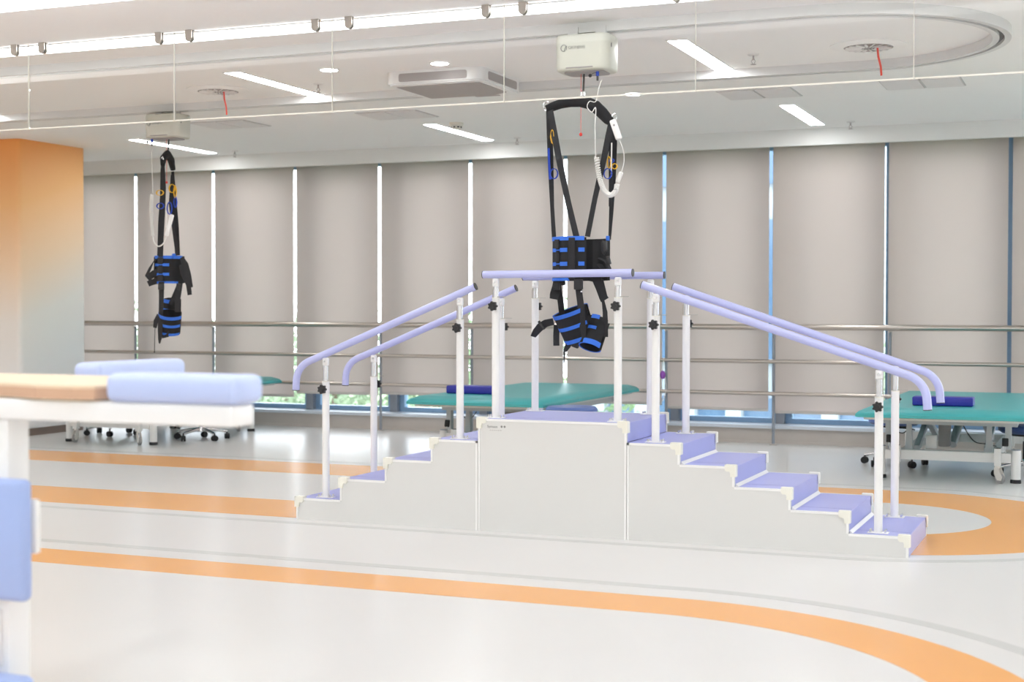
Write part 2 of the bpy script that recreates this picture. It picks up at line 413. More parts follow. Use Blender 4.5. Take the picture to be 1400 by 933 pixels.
diffuser(-1.33, 8.82, 'round grey ceiling diffuser with red ribbon inside the curved track end', .055)
# square perforated grilles
def vent(x, y, label):
    r = root('ceiling_vent', (x,y,CZ), label, 'vent', 'square ceiling grilles')
    MB().box(-.27,.27,-.22,.22,-.003,0).build('backing', 'ventdark', r, False)
    for s in (-1,1):
        for k in range(14):
            y0 = -.205+k*.0295
            MB().box(s*.135-.125, s*.135+.125, y0, y0+.0265, -.009, -.003).build('louvre', 'vent', r, False)
vent(-5.31, 10.53, 'square grey ceiling grille behind the air conditioner')
vent(-6.90, 10.55, 'square grey ceiling grille right of the far hoist box')
vent(-2.35, 10.47, 'square grey ceiling grille in front of the right rear lamp')
vent(-1.20, 10.40, 'square grey ceiling grille below the curved track end, rightmost')
def sprinkler(x, y, label):
    r = root('sprinkler', (x,y,CZ), label, 'sprinkler', 'ceiling sprinklers')
    MB().lathe([(.036,0),(.036,-.004),(.028,-.01)], (0,0,0), 20).build('escutcheon', 'vent', r)
    mb = MB(); mb.cyl((0,0,-.008),(0,0,-.035),.006,8)
    for s in (-1,1): mb.tube([(s*.005,0,-.03),(s*.013,0,-.045),(s*.002,0,-.062)], .0025, 6)
    mb.build('body', 'acgrey', r)
    MB().lathe([(.018,-.064),(.018,-.062),(.003,-.060)], (0,0,0), 16).build('deflector', 'acgrey', r)
sprinkler(-5.085, 8.872, 'small ceiling sprinkler beside the long linear lamp on the left')
sprinkler(-2.027, 8.851, 'small ceiling sprinkler right of the near right linear lamp')
sprinkler(-1.995, 12.292, 'small ceiling sprinkler near the blinds at the far right')
sprinkler(-4.994, 12.32, 'small ceiling sprinkler near the blinds left of the black harness')
sprinkler(-8.0, 12.313, 'small ceiling sprinkler near the blinds right of the far hoist')
r = root('smoke_detector', (-5.078,11.171,CZ), 'round ivory smoke detector on the ceiling beside a linear lamp', 'detector')
MB().lathe([(.06,0),(.06,-.02),(.05,-.028)], (0,0,0), 24).build('base', 'sens', r)
MB().lathe([(.043,-.028),(.04,-.05),(.02,-.056)], (0,0,0), 24).build('sensing_head', 'sens', r)
for k in range(8):
    a = 2*math.pi*k/8; MB().obox((.0435*math.cos(a),.0435*math.sin(a),-.038), (.004,.016,.01), (0,0,a)).build('slot', 'black', r, False)

# cassette air conditioner
r = root('cassette_air_conditioner', (-4.09, 8.97, CZ), 'white surface-mounted cassette air conditioner with grey side grilles', 'air conditioner')
a, hgt = .35, .09
mb = MB(); mb.prism(rrect(-a,a,-a,a,.07,6), 'z', -hgt+.01, 0); mb.prism(rrect(-a+.012,a-.012,-a+.012,a-.012,.062,6), 'z', -hgt, -hgt+.01)
mb.build('body', 'acwhite', r)
for k in range(4):
    ang = k*math.pi/2
    g = MB(); m = Matrix.Rotation(ang, 4, 'Z')
    pts = rrect(-.245,.245,-.072,-.018,.014,3)
    n = len(pts); vs = [m @ Vector((u,-a-.003,v)) for u,v in pts]+[m @ Vector((u,-a+.01,v)) for u,v in pts]
    g.add(vs, [tuple(range(n)), tuple(range(2*n-1,n-1,-1))]+[(i,(i+1)%n,(i+1)%n+n,i+n) for i in range(n)])
    g.build('side_grille', 'acgrey', r)
g = MB().prism([(-.30,-.27),(.30,-.27),(.30,.19),(.17,.27),(-.30,.27)], 'z', -hgt-.004, -hgt+.002)
g.build('bottom_grille', 'acgrey', r, False)
MB().rbox(.02,.2,.29,.325,-hgt-.003,-hgt+.003,.0025,1).build('display_strip', 'acgrey', r)

# glass smoke barrier
GY = 6.92
r = root('glass_smoke_barrier', (-3.4, GY, CZ), 'row of frameless glass panes hanging from the ceiling on small clamps', 'glass barrier')
off = r.location
J = [-8.97,-7.95,-6.935,-5.918,-4.891,-3.876,-2.874,-1.865,-.835,.19,1.21,2.23]
for i in range(len(J)-1):
    x0, x1 = J[i]+.0025, J[i+1]-.0025
    p = MB(off).box(x0, x1, GY-.005, GY+.005, 2.252, 2.744).build('pane', 'smoke_glass', r, False)
    MB(off).box(x0, x1, GY-.005, GY+.005, 2.244, 2.252).build('polished_edge', 'glass_edge', p, False)
    MB(off).box(x1-.0022, x1, GY-.0052, GY+.0052, 2.252, 2.744).build('polished_edge', 'glass_edge', p, False)
    for xc in (J[i]+.101, J[i+1]-.103):
        prof = [(-.021,.03),(-.021,-.013)]+[(.021*math.cos(R(180+180*k/8)), -.013+.024*math.sin(R(180+180*k/8))) for k in range(1,8)]+[(.021,-.013),(.021,.03)]
        poly = [(xc+u, 2.722+v) for u,v in prof]
        MB(off).prism(poly, 'y', GY-.016, GY-.0055).prism(poly, 'y', GY+.0055, GY+.016).build('clamp', 'clampm', p)

# ------------------------------------------------------------------ hoist track
TY0, TY1, TX, TZ = 7.585, 9.39, -1.46, 2.695
def track_path(o):
    cy = (TY0+TY1)/2; rad = (TY1-TY0)/2+o
    P = [(XL+2.2, cy-rad)]+[(x, cy-rad) for x in (-8,-6,-4,-2.5)]
    P += [(TX+rad*math.cos(R(-90+180*k/32)), cy+rad*math.sin(R(-90+180*k/32))) for k in range(33)]
    P += [(x, cy+rad) for x in (-2.5,-4,-6,-8)]+[(XL+2.2, cy+rad)]
    return P
def strip(o0, o1, z0, z1):
    A, B = track_path(o0), track_path(o1); n = len(A)
    vs = [(x,y,z0) for x,y in A]+[(x,y,z0) for x,y in B]+[(x,y,z1) for x,y in A]+[(x,y,z1) for x,y in B]
    fs = []
    for i in range(n-1):
        fs += [(i,i+1,n+i+1,n+i),(2*n+i,3*n+i,3*n+i+1,2*n+i+1),(i,2*n+i,2*n+i+1,i+1),(n+i,n+i+1,3*n+i+1,3*n+i)]
    fs += [(0,n,3*n,2*n),(n-1,3*n-1,4*n-1,2*n-1)]
    return vs, fs
r = root('ceiling_track', (-4, 8.455, CZ), 'white oval loop of ceiling rail track with dark slot', 'track')
off = r.location
MB(off).add(*strip(.014,.05,TZ,CZ)).build('outer_rail', 'track', r)
MB(off).add(*strip(-.05,-.014,TZ,CZ)).build('inner_rail', 'track', r)
MB(off).add(*strip(-.014,.014,TZ+.018,CZ)).build('slot', 'slot', r)

# ------------------------------------------------------------------ ceiling hoists
def hoist(x, y, ztop, label, cable_x, plug_x, zb):
    """box 0.36 wide below the track"""
    r = root('ceiling_hoist', (x, y, ztop), label, 'hoist', 'ceiling hoists')
    hw, hd, h = .156, .112, ztop-zb
    mb = MB()
    bm = bmesh.new(); bmesh.ops.create_cube(bm, size=1)
    for v in bm.verts:
        k = 1.0 if v.co.z > 0 else .985
        v.co = Vector((v.co.x*2*hw*k, v.co.y*2*hd*k, (v.co.z-.5)*h))
    vert = [e for e in bm.edges if abs(e.verts[0].co.z-e.verts[1].co.z) > .05]
    bmesh.ops.bevel(bm, geom=vert, offset=.06, segments=6, profile=.5, affect='EDGES')
    bmesh.ops.bevel(bm, geom=[e for e in bm.edges if abs(e.verts[0].co.z-e.verts[1].co.z) < .001 and e.calc_face_angle(0) > 1], offset=.016, segments=3, profile=.5, affect='EDGES')
    bm.verts.index_update(); mb.add([v.co for v in bm.verts], [tuple(v.index for v in f.verts) for f in bm.faces]); bm.free()
    mb.build('housing', 'hoist', r)
    mb = MB()
    for s in (-1,1): mb.box(s*.08-.03, s*.08+.03, -.012, .012, 0, TZ-ztop+.03)
    mb.build('trolley', 'track', r)
    MB().prism(rrect(-.115,.115,-.085,.085,.045,4), 'z', -h-.006, -h+.004).build('bottom_plate', 'hoistplate', r)
    MB().rbox(-.085,.07,-hd-.001,-hd+.02,-h+.012,-h+.018,.002,1).build('slot', 'hoistplate', r)
    MB().rbox(hw-.012,hw+.002,-.055,-.050,-.075,-.05,.002,1).build('indicator', 'black', r)
    # printed mark: ring with slanted bars, the name beside it
    a0, a1 = R(55), R(300); mb = MB(); cxm, czm = -.095, -.075
    pts = [(cxm+.017*math.cos(a0+(a1-a0)*k/20), -hd-.001, czm+.017*math.sin(a0+(a1-a0)*k/20)) for k in range(21)]
    mb.tube(pts, .002, 6)
    mb.ribbon([(cxm+.002,-hd-.001,czm-.014),(cxm+.013,-hd-.001,czm+.013)], (1,0,0), .004, .001)
    mb.ribbon([(cxm+.013,-hd-.001,czm-.012),(cxm+.017,-hd-.001,czm+.012)], (1,0,0), .004, .001)
    mb.build('logo', 'logo', r)
    text_mesh('brand_lettering', 'QIONJING', .021, 'logo', r, (-.070,-hd-.0008,-.080), (R(90),0,0))
    MB().box(-.070,.023,-hd-.001,-hd+.001,-.0885,-.0875).build('underline', 'vent', r, False)
    mb = MB(); mb.tube([(cable_x,0,-h),(cable_x,-.012,-h-.10)], .0055, 8); mb.build('lift_belt', 'wire', r)
    MB().lathe([(.010,-.135),(.017,-.13),(.017,-.105),(.012,-.10),(.006,-.095)], (cable_x,-.012,-h), 16).build('swivel', 'chrome', r)
    p = MB().cyl((plug_x,-.06,-h-.004),(plug_x,-.06,-h-.03),.009,12); p.build('socket', 'bluetag', r)
    MB().cyl((plug_x,-.06,-h-.03),(plug_x,-.06,-h-.055),.006,10).build('plug', 'wire', r)
    mb = MB(); mb.tube([(plug_x-.008,-.06,-h-.012),(plug_x-.025,-.06,-h-.014),(plug_x-.036,-.06,-h-.022)], .0015, 6); mb.ball((plug_x-.042,-.06,-h-.026), .010, 10)
    mb.build('dust_cap', 'black', r)
    mb = MB(); xx = cable_x-.014; mb.tube([(xx,-.01,-h),(xx,-.012,-h-.33)], .0014, 6)
    c = mb.build('release_cord', 'streamer', r); MB().ball((xx,-.012,-h-.335), .009, 12, (1,1,1.15)).build('cord_ball', 'red', c)
    return r
hoist(-2.644, 7.54, 2.672, 'large ivory ceiling hoist box above the training stairs', -.018, .080, 2.475)
hoist(-6.690, 9.375, 2.672, 'smaller-looking ivory ceiling hoist box near the orange column', .008, -.105, 2.490)

# ------------------------------------------------------------------ harness near
def loop_tape(mb, c, w, h, axis=(1,0,0), tw=.012):
    ax = Vector(axis).normalized(); c = Vector(c); pts = [c + ax*(w*math.cos(a)) + Vector((0,0,h*math.sin(a))) for a in [2*math.pi*k/12 for k in range(12)]]
    nrm = ax.cross(Vector((0,0,1)))
    n = len(pts)
    vs = []
    for i,p in enumerate(pts):
        q = (p-c).normalized()
        for a,b in ((-1,0),(1,0),(1,1),(-1,1)): vs.append(p + nrm*(a*tw/2) + q*(b*.004))
    fs = []
    for i in range(n):
        j = (i+1)%n
        for k in range(4): fs.append((i*4+k, j*4+k, j*4+(k+1)%4, i*4+(k+1)%4))
    return mb.add(vs, fs)

hx, hy = -2.665, 7.515
r = root('body_harness', (hx, hy, .89), 'open black and blue body-weight harness hanging over the stairs platform', 'harness', 'body-weight support harnesses')
off = r.location
def B(): return MB(off)
# padded spreader arch
P = [(-2.868,hy-.01,2.283),(-2.835,hy,2.298),(-2.79,hy+.005,2.312),(-2.735,hy+.01,2.318),(-2.68,hy+.01,2.317),(-2.632,hy+.006,2.308),(-2.585,hy,2.284),(-2.545,hy-.006,2.247),(-2.512,hy-.014,2.213),(-2.488,hy-.02,2.19)]
sl = B().tube(P, [.020,.022,.023,.023,.024,.028,.030,.029,.026,.018], 12, flat=1.15).build('padded_spreader', 'lining', r)
B().tube([(-2.69,hy+.01,2.32),(-2.66,hy,2.345),(-2.63,hy,2.32)], .008, 10).build('hanger_loop', 'chrome', sl)
lp = [(-2.868+.018*math.cos(a), hy-.01, 2.302+.026*math.sin(a)) for a in [2*math.pi*k/14 for k in range(14)]]
B().tube(lp, .0035, 8, closed=True).build('end_ring', 'chrome', sl)
lp = [(-2.478+.012*math.cos(a)+.012*math.sin(a), hy-.02, 2.208+.03*math.sin(a)-.01*math.cos(a)) for a in [2*math.pi*k/14 for k in range(14)]]
B().tube(lp, .0035, 8, closed=True).build('end_ring', 'chrome', sl)
# four webbing straps: each end of the arch splits to front and back of the belt
def strap(pts, wd=.03, wdir=(1,.15,0), m='webbing', name='strap', th=.0035):
    pts = [(x+(hx/hy)*(y-hy), y, z) for x,y,z in pts]
    return B().ribbon(pts, wdir, wd, th).build(name, m, r)
strap([(-2.858,hy-.012,2.282),(-2.852,hy-.01,2.15),(-2.846,hy+.02,1.95),(-2.838,hy+.03,1.75),(-2.826,hy+.03,1.57)], [.03,.034,.03,.022,.024])
strap([(-2.850,hy-.016,2.285),(-2.826,hy-.03,2.15),(-2.792,hy-.06,1.98),(-2.742,hy-.095,1.76),(-2.692,hy-.125,1.565),(-2.686,hy-.128,1.45)], [.03,.036,.034,.032,.033,.033])
strap([(-2.496,hy-.024,2.205),(-2.512,hy-.035,2.12),(-2.545,hy-.06,1.97),(-2.59,hy-.085,1.78),(-2.632,hy-.115,1.575)], [.03,.036,.032,.028,.028])
strap([(-2.484,hy-.02,2.205),(-2.480,hy+.0,2.08),(-2.484,hy+.03,1.9),(-2.494,hy+.05,1.72),(-2.503,hy+.06,1.565)], [.03,.032,.028,.024,.014])
strap([(-2.500,hy-.03,2.12),(-2.500,hy-.035,2.0),(-2.500,hy-.03,1.86),(-2.503,hy-.02,1.74)], [.02,.022,.02,.014], name='adjust_strap')
def tapes(m, spots, name):
    for c,w_,h_ in spots: loop_tape(B(), (c[0]+(hx/hy)*(c[1]-hy), c[1], c[2]), w_, h_).build(name, m, r)
tapes('yellow', [((-2.836,hy-.03,2.13),.008,.035), ((-2.51,hy-.045,1.975),.008,.03), ((-2.478,hy-.03,1.955),.012,.012)], 'size_loop')
tapes('bluetag', [((-2.826,hy-.05,1.925),.020,.026), ((-2.517,hy-.05,1.915),.02,.026), ((-2.494,hy-.04,1.985),.01,.008)], 'size_loop')
strap([(-2.858,hy-.014,2.07),(-2.855,hy-.0,1.98),(-2.850,hy+.01,1.90)], .012, m='bluetag', name='size_tape')
strap([(-2.838,hy-.032,2.12),(-2.815,hy-.05,2.03),(-2.80,hy-.062,1.975)], .007, m='yellow', name='size_tape')
strap([(-2.495,hy-.045,2.08),(-2.496,hy-.045,2.0),(-2.497,hy-.045,1.90)], .006, m='cord', name='size_tape')
# the belt: bent panel, open at the front right
bx, by, rx, ry = -2.664, 7.505, .150, .118
def ang(x): return -math.degrees(math.acos(max(-1,min(1,(x+SH-bx)/rx))))
SH = .018
belt = B().shell((bx,by,0), rx, ry, 1.342, 1.572, -64, -352, .010, 40).build('belt', 'lining', r)
def patch(x0, x1, z0, z1, m='blue', o=.0108, th=.0018, name='blue_tab'):
    return B().shell((bx,by,0), rx+o, ry+o, z0, z1, ang(x0), ang(x1), th, 10).build(name, m, belt)
B().shell((bx,by,0), rx+.0105, ry+.0105, 1.556, 1.578, -68, -182, .002, 30).build('top_binding', 'blue', belt)
B().shell((bx,by,0), rx+.0105, ry+.0105, 1.338, 1.354, -98, -182, .002, 24).build('bottom_binding', 'blue', belt)
for z in (1.505, 1.430):
    patch(-2.813,-2.786,z-.010,z+.010); patch(-2.758,-2.714,z-.011,z+.011); patch(-2.655,-2.625,z-.011,z+.011)
    patch(-2.786,-2.758,z-.003,z+.003)
for z in (1.538, 1.468, 1.392):
    patch(-2.788,-2.760,z-.024,z+.024,'webbing',.013,.006,'buckle_pad')
patch(-2.705,-2.672,1.345,1.57,'webbing',.0125,.003,'belt_strap')
B().rbox(-2.517,-2.500,by-.02,by,1.548,1.582,.004,2).build('blue_tab', 'blue', belt)
B().shell((bx+.09,by-.01,0), .075, .075, 1.40, 1.555, -5, -85, .006, 10).build('closing_flap', 'lining', belt)
B().ribbon([(-2.53,by-.07,1.545),(-2.505,by-.08,1.50),(-2.495,by-.085,1.49)], (0,0,1), .04, .006).build('buckle', 'black', belt)
B().rbox(-2.507,-2.489,by-.09,by-.07,1.495,1.55,.004,2).build('buckle', 'black', belt)
B().rbox(-2.490,-2.470,by-.09,by-.07,1.425,1.470,.004,2, rot=(0,R(-15),0)).build('buckle', 'black', belt)
B().ribbon([(-2.535,by-.085,1.46),(-2.50,by-.085,1.445),(-2.475,by-.08,1.41),(-2.462,by-.08,1.375)], (0,1,.3), .03, .004).build('belt_tail', 'webbing', belt)
B().ribbon([(-2.535,by-.08,1.43),(-2.51,by-.085,1.40),(-2.495,by-.08,1.37)], (.6,1,.3), .035, .004).build('belt_tail', 'webbing', belt)
# suspension straps to the leg cuffs
strap([(-2.80,hy-.06,1.36),(-2.808,hy-.06,1.31),(-2.822,hy-.06,1.262),(-2.826,hy-.06,1.24)], [.045,.05,.052,.045])
strap([(-2.80,hy-.055,1.36),(-2.795,hy-.045,1.28),(-2.785,hy-.03,1.22),(-2.78,hy,1.16)], [.03,.032,.034,.03])
B().rbox(-2.803,-2.765,hy-.078,hy-.062,1.29,1.335,.004,2).build('buckle', 'black', r)
strap([(-2.775,hy-.07,1.36),(-2.772,hy-.07,1.315)], .03)
strap([(-2.681,hy-.125,1.36),(-2.681,hy-.12,1.29),(-2.671,hy-.11,1.22),(-2.662,hy-.10,1.12),(-2.650,hy-.10,1.03)], [.04,.036,.036,.036,.024])
B().rbox(-2.660,-2.610,hy-.143,hy-.125,1.29,1.345,.005,2).build('buckle', 'black', r)
B().rbox(-2.622,-2.612,hy-.141,hy-.127,1.275,1.285,.002,1).build('buckle_pin', 'chrome', r)
strap([(-2.572,hy-.03,1.345),(-2.556,hy-.035,1.30),(-2.54,hy-.04,1.25),(-2.531,hy-.042,1.235)], [.06,.052,.046,.048])
strap([(-2.545,hy-.035,1.25),(-2.530,hy-.035,1.17),(-2.528,hy-.03,1.10),(-2.528,hy-.03,1.035)], [.012,.026,.03,.03])
strap([(-2.64,hy-.03,1.352),(-2.60,hy-.02,1.345),(-2.55,hy-.03,1.35)], .02, (0,0,1))
# leg cuffs
c1 = (-2.690, hy-.03, 1.105); tilt = (R(14), R(-17), 0)
cuff = B().shell(c1, .080, .072, -.085, .078, -20, -338, .009, 30, tilt, .092, .082).build('leg_cuff', 'lining', r)
for z0, z1, a, b in ((.060,.082,-28,-335), (-.012,.008,-32,-185), (-.089,-.067,-15,-195)):
    k0, k1 = (z0+.085)/.163, (z1+.085)/.163
    B().shell(c1, .080+.012*k0+.0095, .072+.010*k0+.0095, z0, z1, a, b, .002, 24, tilt, .080+.012*k1+.0095, .072+.010*k1+.0095).build('blue_band', 'blue', cuff)
B().ribbon([(-2.79,hy-.10,1.118),(-2.832,hy-.11,1.108),(-2.862,hy-.11,1.09),(-2.888,hy-.11,1.062),(-2.906,hy-.11,1.035)], (.45,-.1,.75), [.038,.042,.044,.042,.04], .004).build('cuff_tail', 'webbing', cuff)
B().obox((-2.855,hy-.112,1.098), (.012,.012,.055), (0,R(-38),0)).build('tri_glide', 'black', cuff)
B().ribbon([(-2.79,hy-.05,1.10),(-2.793,hy-.05,1.04),(-2.792,hy-.05,.985)], (1,.1,0), .034, .004).build('cuff_tail', 'webbing', cuff)
B().ribbon([(-2.705,hy-.06,1.02),(-2.722,hy-.06,.985),(-2.74,hy-.06,.955)], (.8,0,-.35), [.04,.032,.02], .004).build('cuff_tail', 'webbing', cuff)
B().ribbon([(-2.742,hy-.06,.957),(-2.742,hy-.06,.92),(-2.744,hy-.06,.89)], (1,0,0), [.012,.007,.006], .004).build('cuff_tail', 'webbing', cuff)
B().rbox(-2.695,-2.655,hy-.07,hy-.05,.975,1.02,.006,2, rot=(0,R(20),0)).build('buckle', 'black', cuff)
c2 = (-2.583, hy-.02, 1.055); tilt2 = (R(-26), R(10), 0)
cuff2 = B().shell(c2, .056, .054, -.085, .08, -20, -340, .008, 30, tilt2).build('leg_cuff', 'lining', r)
B().shell(c2, .0645, .0625, -.088, -.060, -20, -115, .002, 20, tilt2).build('blue_band', 'blue', cuff2)
B().shell(c2, .0645, .0625, .0, .018, -70, -112, .002, 10, tilt2).build('blue_band', 'blue', cuff2)
B().shell(c2, .0645, .0625, .062, .085, -70, -112, .002, 10, tilt2).build('blue_band', 'blue', cuff2)
B().shell(c2, .058, .056, -.0875, -.0845, -20, -340, .006, 30, tilt2).build('hem_binding', 'blue', cuff2)

# coiled hand control of the near hoist
r = root('hand_control', (-2.53, 7.43, 1.79), 'white hand control on a coiled cord hung beside the near harness', 'hand control', 'hoist hand controls')
off = r.location
def smooth(P, n=6):
    P = [Vector(p) for p in P]; out = []
    for i in range(len(P)-1):
        a,b,c,d = P[max(i-1,0)],P[i],P[i+1],P[min(i+2,len(P)-1)]
        for k in range(n):
            t = k/n; out.append(.5*((2*b)+(-a+c)*t+(2*a-5*b+4*c-d)*t*t+(-a+3*b-3*c+d)*t**3))
    return out+[P[-1]]
MB(off).tube(smooth([(-2.527,7.444,2.418),(-2.54,7.43,2.37),(-2.553,7.42,2.30),(-2.585,7.41,2.30),(-2.598,7.41,2.27),(-2.572,7.41,2.242),(-2.55,7.41,2.262),(-2.553,7.41,2.15),(-2.55,7.41,2.0)], 8), .0024, 6).build('cable', 'cord', r)
def coil(P, rad, turns, wr=.0032):
    S = smooth(P, 40); out = []
    n = len(S)
    for i,p in enumerate(S):
        t = (S[min(i+1,n-1)]-S[max(i-1,0)]).normalized(); a,b = frame_of(t); q = 2*math.pi*turns*i/n
        out.append(p+a*(rad*math.cos(q))+b*(rad*math.sin(q)))
    return out
MB(off).tube(coil([(-2.545,7.41,2.0),(-2.535,7.41,1.93),(-2.522,7.41,1.87),(-2.50,7.41,1.82),(-2.468,7.41,1.795),(-2.438,7.41,1.812),(-2.428,7.41,1.85)], .011, 34), .0045, 6).build('coiled_cord', 'cord', r)
MB(off).rbox(-2.427,-2.403,7.40,7.418,1.858,1.918,.007,3, rot=(0,R(22),0)).build('connector', 'cord', r)
MB(off).tube(smooth([(-2.405,7.41,1.915),(-2.390,7.41,1.975),(-2.398,7.41,2.04),(-2.418,7.41,2.09)], 8), .0022, 6).build('cable', 'cord', r)
MB(off).rbox(-2.455,-2.418,7.40,7.422,2.085,2.20,.010,3, rot=(0,R(-20),0)).build('handset', 'white', r)
MB(off).cyl((-2.443,7.399,2.165),(-2.443,7.402,2.165),.006,12).build('button', 'hoistplate', r)

# ------------------------------------------------------------------ harness far (turned edge on)
hx, hy = -6.672, 9.36
r = root('body_harness', (hx, hy, .85), 'narrow black and blue body-weight harness hanging near the orange column', 'harness', 'body-weight support harnesses')
off = r.location
sp = B().tube([(x-.713*(y-hy),y,z) for x,y,z in [(-6.728,hy-.13,2.275),(-6.722,hy-.09,2.33),(-6.687,hy,2.372),(-6.652,hy+.09,2.335),(-6.634,hy+.13,2.265)]], [.018,.026,.03,.028,.02], 12).build('padded_spreader', 'lining', r)
lp = [(-6.735+.09+.008*math.cos(a), hy-.12, 2.31+.03*math.sin(a)) for a in [2*math.pi*k/14 for k in range(14)]]
B().tube(lp, .003, 8, closed=True).build('end_ring', 'chrome', sp)
B().tube([(-6.723,hy+.12,2.28),(-6.72,hy+.12,2.22)], .003, 8).build('end_ring', 'chrome', sp)
strap([(-6.728,hy-.10,2.285),(-6.725,hy-.10,2.1),(-6.735,hy-.10,1.9),(-6.748,hy-.11,1.72),(-6.752,hy-.12,1.58)], [.03,.045,.045,.045,.04])
strap([(-6.735,hy-.10,2.25),(-6.74,hy-.06,2.05),(-6.758,hy-.02,1.85),(-6.77,hy,1.58)], .025)
strap([(-6.638,hy+.08,2.245),(-6.628,hy+.06,2.05),(-6.608,hy+.03,1.8),(-6.596,hy+.02,1.595)], [.022,.04,.045,.04])
strap([(-6.642,hy+.08,2.22),(-6.66,hy+.05,2.0),(-6.64,hy-.02,1.85),(-6.60,hy-.06,1.595)], .025)
tapes('yellow', [((-6.755,hy-.13,2.065),.03,.018), ((-6.645,hy-.02,2.105),.025,.03), ((-6.617,hy-.02,2.08),.01,.045)], 'size_loop')
tapes('bluetag', [((-6.752,hy-.13,1.965),.03,.02), ((-6.668,hy-.08,1.95),.02,.045), ((-6.615,hy-.02,2.0),.012,.04)], 'size_loop')
strap([(-6.70,hy-.13,1.93),(-6.695,hy-.13,1.86),(-6.70,hy-.13,1.80)], .008, m='cord', name='size_tape')
bx, by, rx, ry = -6.667, hy, .105, .10
SH = .0
belt = B().shell((bx,by,0), rx, ry, 1.382, 1.588, 20, -300, .010, 40).build('belt', 'lining', r)
B().shell((bx,by,0), rx+.0105, ry+.0105, 1.566, 1.59, 0, -180, .002, 30).build('top_binding', 'blue', belt)
B().shell((bx,by,0), rx+.0105, ry+.0105, 1.378, 1.394, -10, -160, .002, 24).build('bottom_binding', 'blue', belt)
for z in (1.520, 1.448):
    patch(-6.738,-6.69,z-.010,z+.010); patch(-6.655,-6.612,z-.011,z+.011); patch(-6.69,-6.655,z-.004,z+.004)
for z in (1.552, 1.484, 1.418): patch(-6.694,-6.650,z-.024,z+.024,'webbing',.013,.006,'buckle_pad')
patch(-6.757,-6.735,1.385,1.58,'webbing',.0125,.003,'belt_strap')
B().rbox(-6.585,-6.562,hy-.09,hy-.07,1.565,1.605,.004,2).build('blue_tab', 'blue', belt)
def tail(P, wd, wdir, nm='belt_tail'): B().ribbon([(x+(hx/hy)*(y-hy),y,z) for x,y,z in P], wdir, wd, .004).build(nm, 'webbing', belt)
tail([(-6.78,hy-.09,1.56),(-6.815,hy-.1,1.545),(-6.85,hy-.1,1.49),(-6.885,hy-.1,1.43)], [.03,.035,.04,.04], (.7,-.2,.5))
tail([(-6.77,hy-.10,1.47),(-6.81,hy-.11,1.455),(-6.85,hy-.11,1.432),(-6.872,hy-.11,1.415)], .05, (.1,-.2,1))
tail([(-6.77,hy-.10,1.40),(-6.81,hy-.11,1.392),(-6.848,hy-.11,1.382),(-6.866,hy-.11,1.375)], .045, (.1,-.2,1))
tail([(-6.56,hy-.06,1.575),(-6.53,hy-.07,1.52),(-6.505,hy-.07,1.44),(-6.485,hy-.07,1.36),(-6.48,hy-.07,1.345)], [.03,.055,.055,.045,.04], (1,.1,0))
tail([(-6.57,hy-.06,1.52),(-6.545,hy-.07,1.46),(-6.50,hy-.07,1.37),(-6.488,hy-.07,1.29)], [.03,.05,.04,.035], (1,.1,.2))
strap([(-6.745,hy-.12,1.39),(-6.745,hy-.12,1.28),(-6.75,hy-.12,1.15),(-6.757,hy-.12,1.04),(-6.76,hy-.11,.96),(-6.764,hy-.11,.92)], [.045,.04,.036,.04,.03,.01])
B().rbox(-6.682,-6.632,hy-.135,hy-.118,1.33,1.375,.005,2).build('buckle', 'black', r)
strap([(-6.575,hy-.04,1.40),(-6.585,hy-.05,1.34),(-6.60,hy-.06,1.25),(-6.60,hy-.06,1.16)], [.05,.05,.045,.04])
B().rbox(-6.552,-6.517,hy-.08,hy-.062,1.33,1.375,.004,2, rot=(0,R(15),0)).build('buckle', 'black', r)
strap([(-6.585,hy-.0,1.36),(-6.62,hy,1.29),(-6.665,hy,1.22)], [.04,.04,.03])
c1 = (-6.642, hy-.03, 1.08); tilt = (R(16), R(14), 0)
cuff = B().shell(c1, .075, .075, -.075, .075, 10, -300, .009, 30, tilt, .082, .08).build('leg_cuff', 'lining', r)
for z0, z1, a, b in ((.052,.078,5,-165), (-.012,.010,0,-150), (-.079,-.058,0,-150)):
    k0, k1 = (z0+.075)/.15, (z1+.075)/.15
    B().shell(c1, .075+.007*k0+.0095, .075+.005*k0+.0095, z0, z1, a, b, .002, 24, tilt, .075+.007*k1+.0095, .075+.005*k1+.0095).build('blue_band', 'blue', cuff)
c2 = (-6.705, hy+.08, 1.185)
cuff2 = B().shell(c2, .06, .06, -.08, .075, 0, -320, .008, 26, (R(10),R(8),0)).build('leg_cuff', 'lining', r)
for z0,z1 in ((.056,.085),(-.012,.012)): B().shell(c2, .0685, .0685, z0, z1, -60, -130, .002, 10, (R(10),R(8),0)).build('blue_band', 'blue', cuff2)
B().ribbon([(-6.64,hy-.09,1.02),(-6.65,hy-.09,.99),(-6.645,hy-.09,.965)], (1,0,.3), .06, .004).build('cuff_tail', 'webbing', cuff)
B().ribbon([(-6.70,hy-.10,1.14),(-6.725,hy-.1,1.09),(-6.735,hy-.1,1.04)], (1,0,.3), [.03,.04,.03], .004).build('cuff_tail', 'webbing', cuff)
B().tube([(-6.733,hy-.1,1.05),(-6.737,hy-.1,.96),(-6.739,hy-.1,.86)], .0025, 6).build('lace', 'webbing', cuff)
B().ball((-6.739,hy-.1,.855), .006, 8).build('lace_end', 'black', cuff)
r = root('hand_control', (-6.72, 9.20, 1.66), 'white coiled hand control hanging beside the far harness', 'hand control', 'hoist hand controls')
off = r.location
MB(off).tube(smooth([(-6.780,9.30,2.435),(-6.745,9.24,2.35),(-6.71,9.20,2.2),(-6.705,9.20,2.06)], 6), .0024, 6).build('cable', 'cord', r)
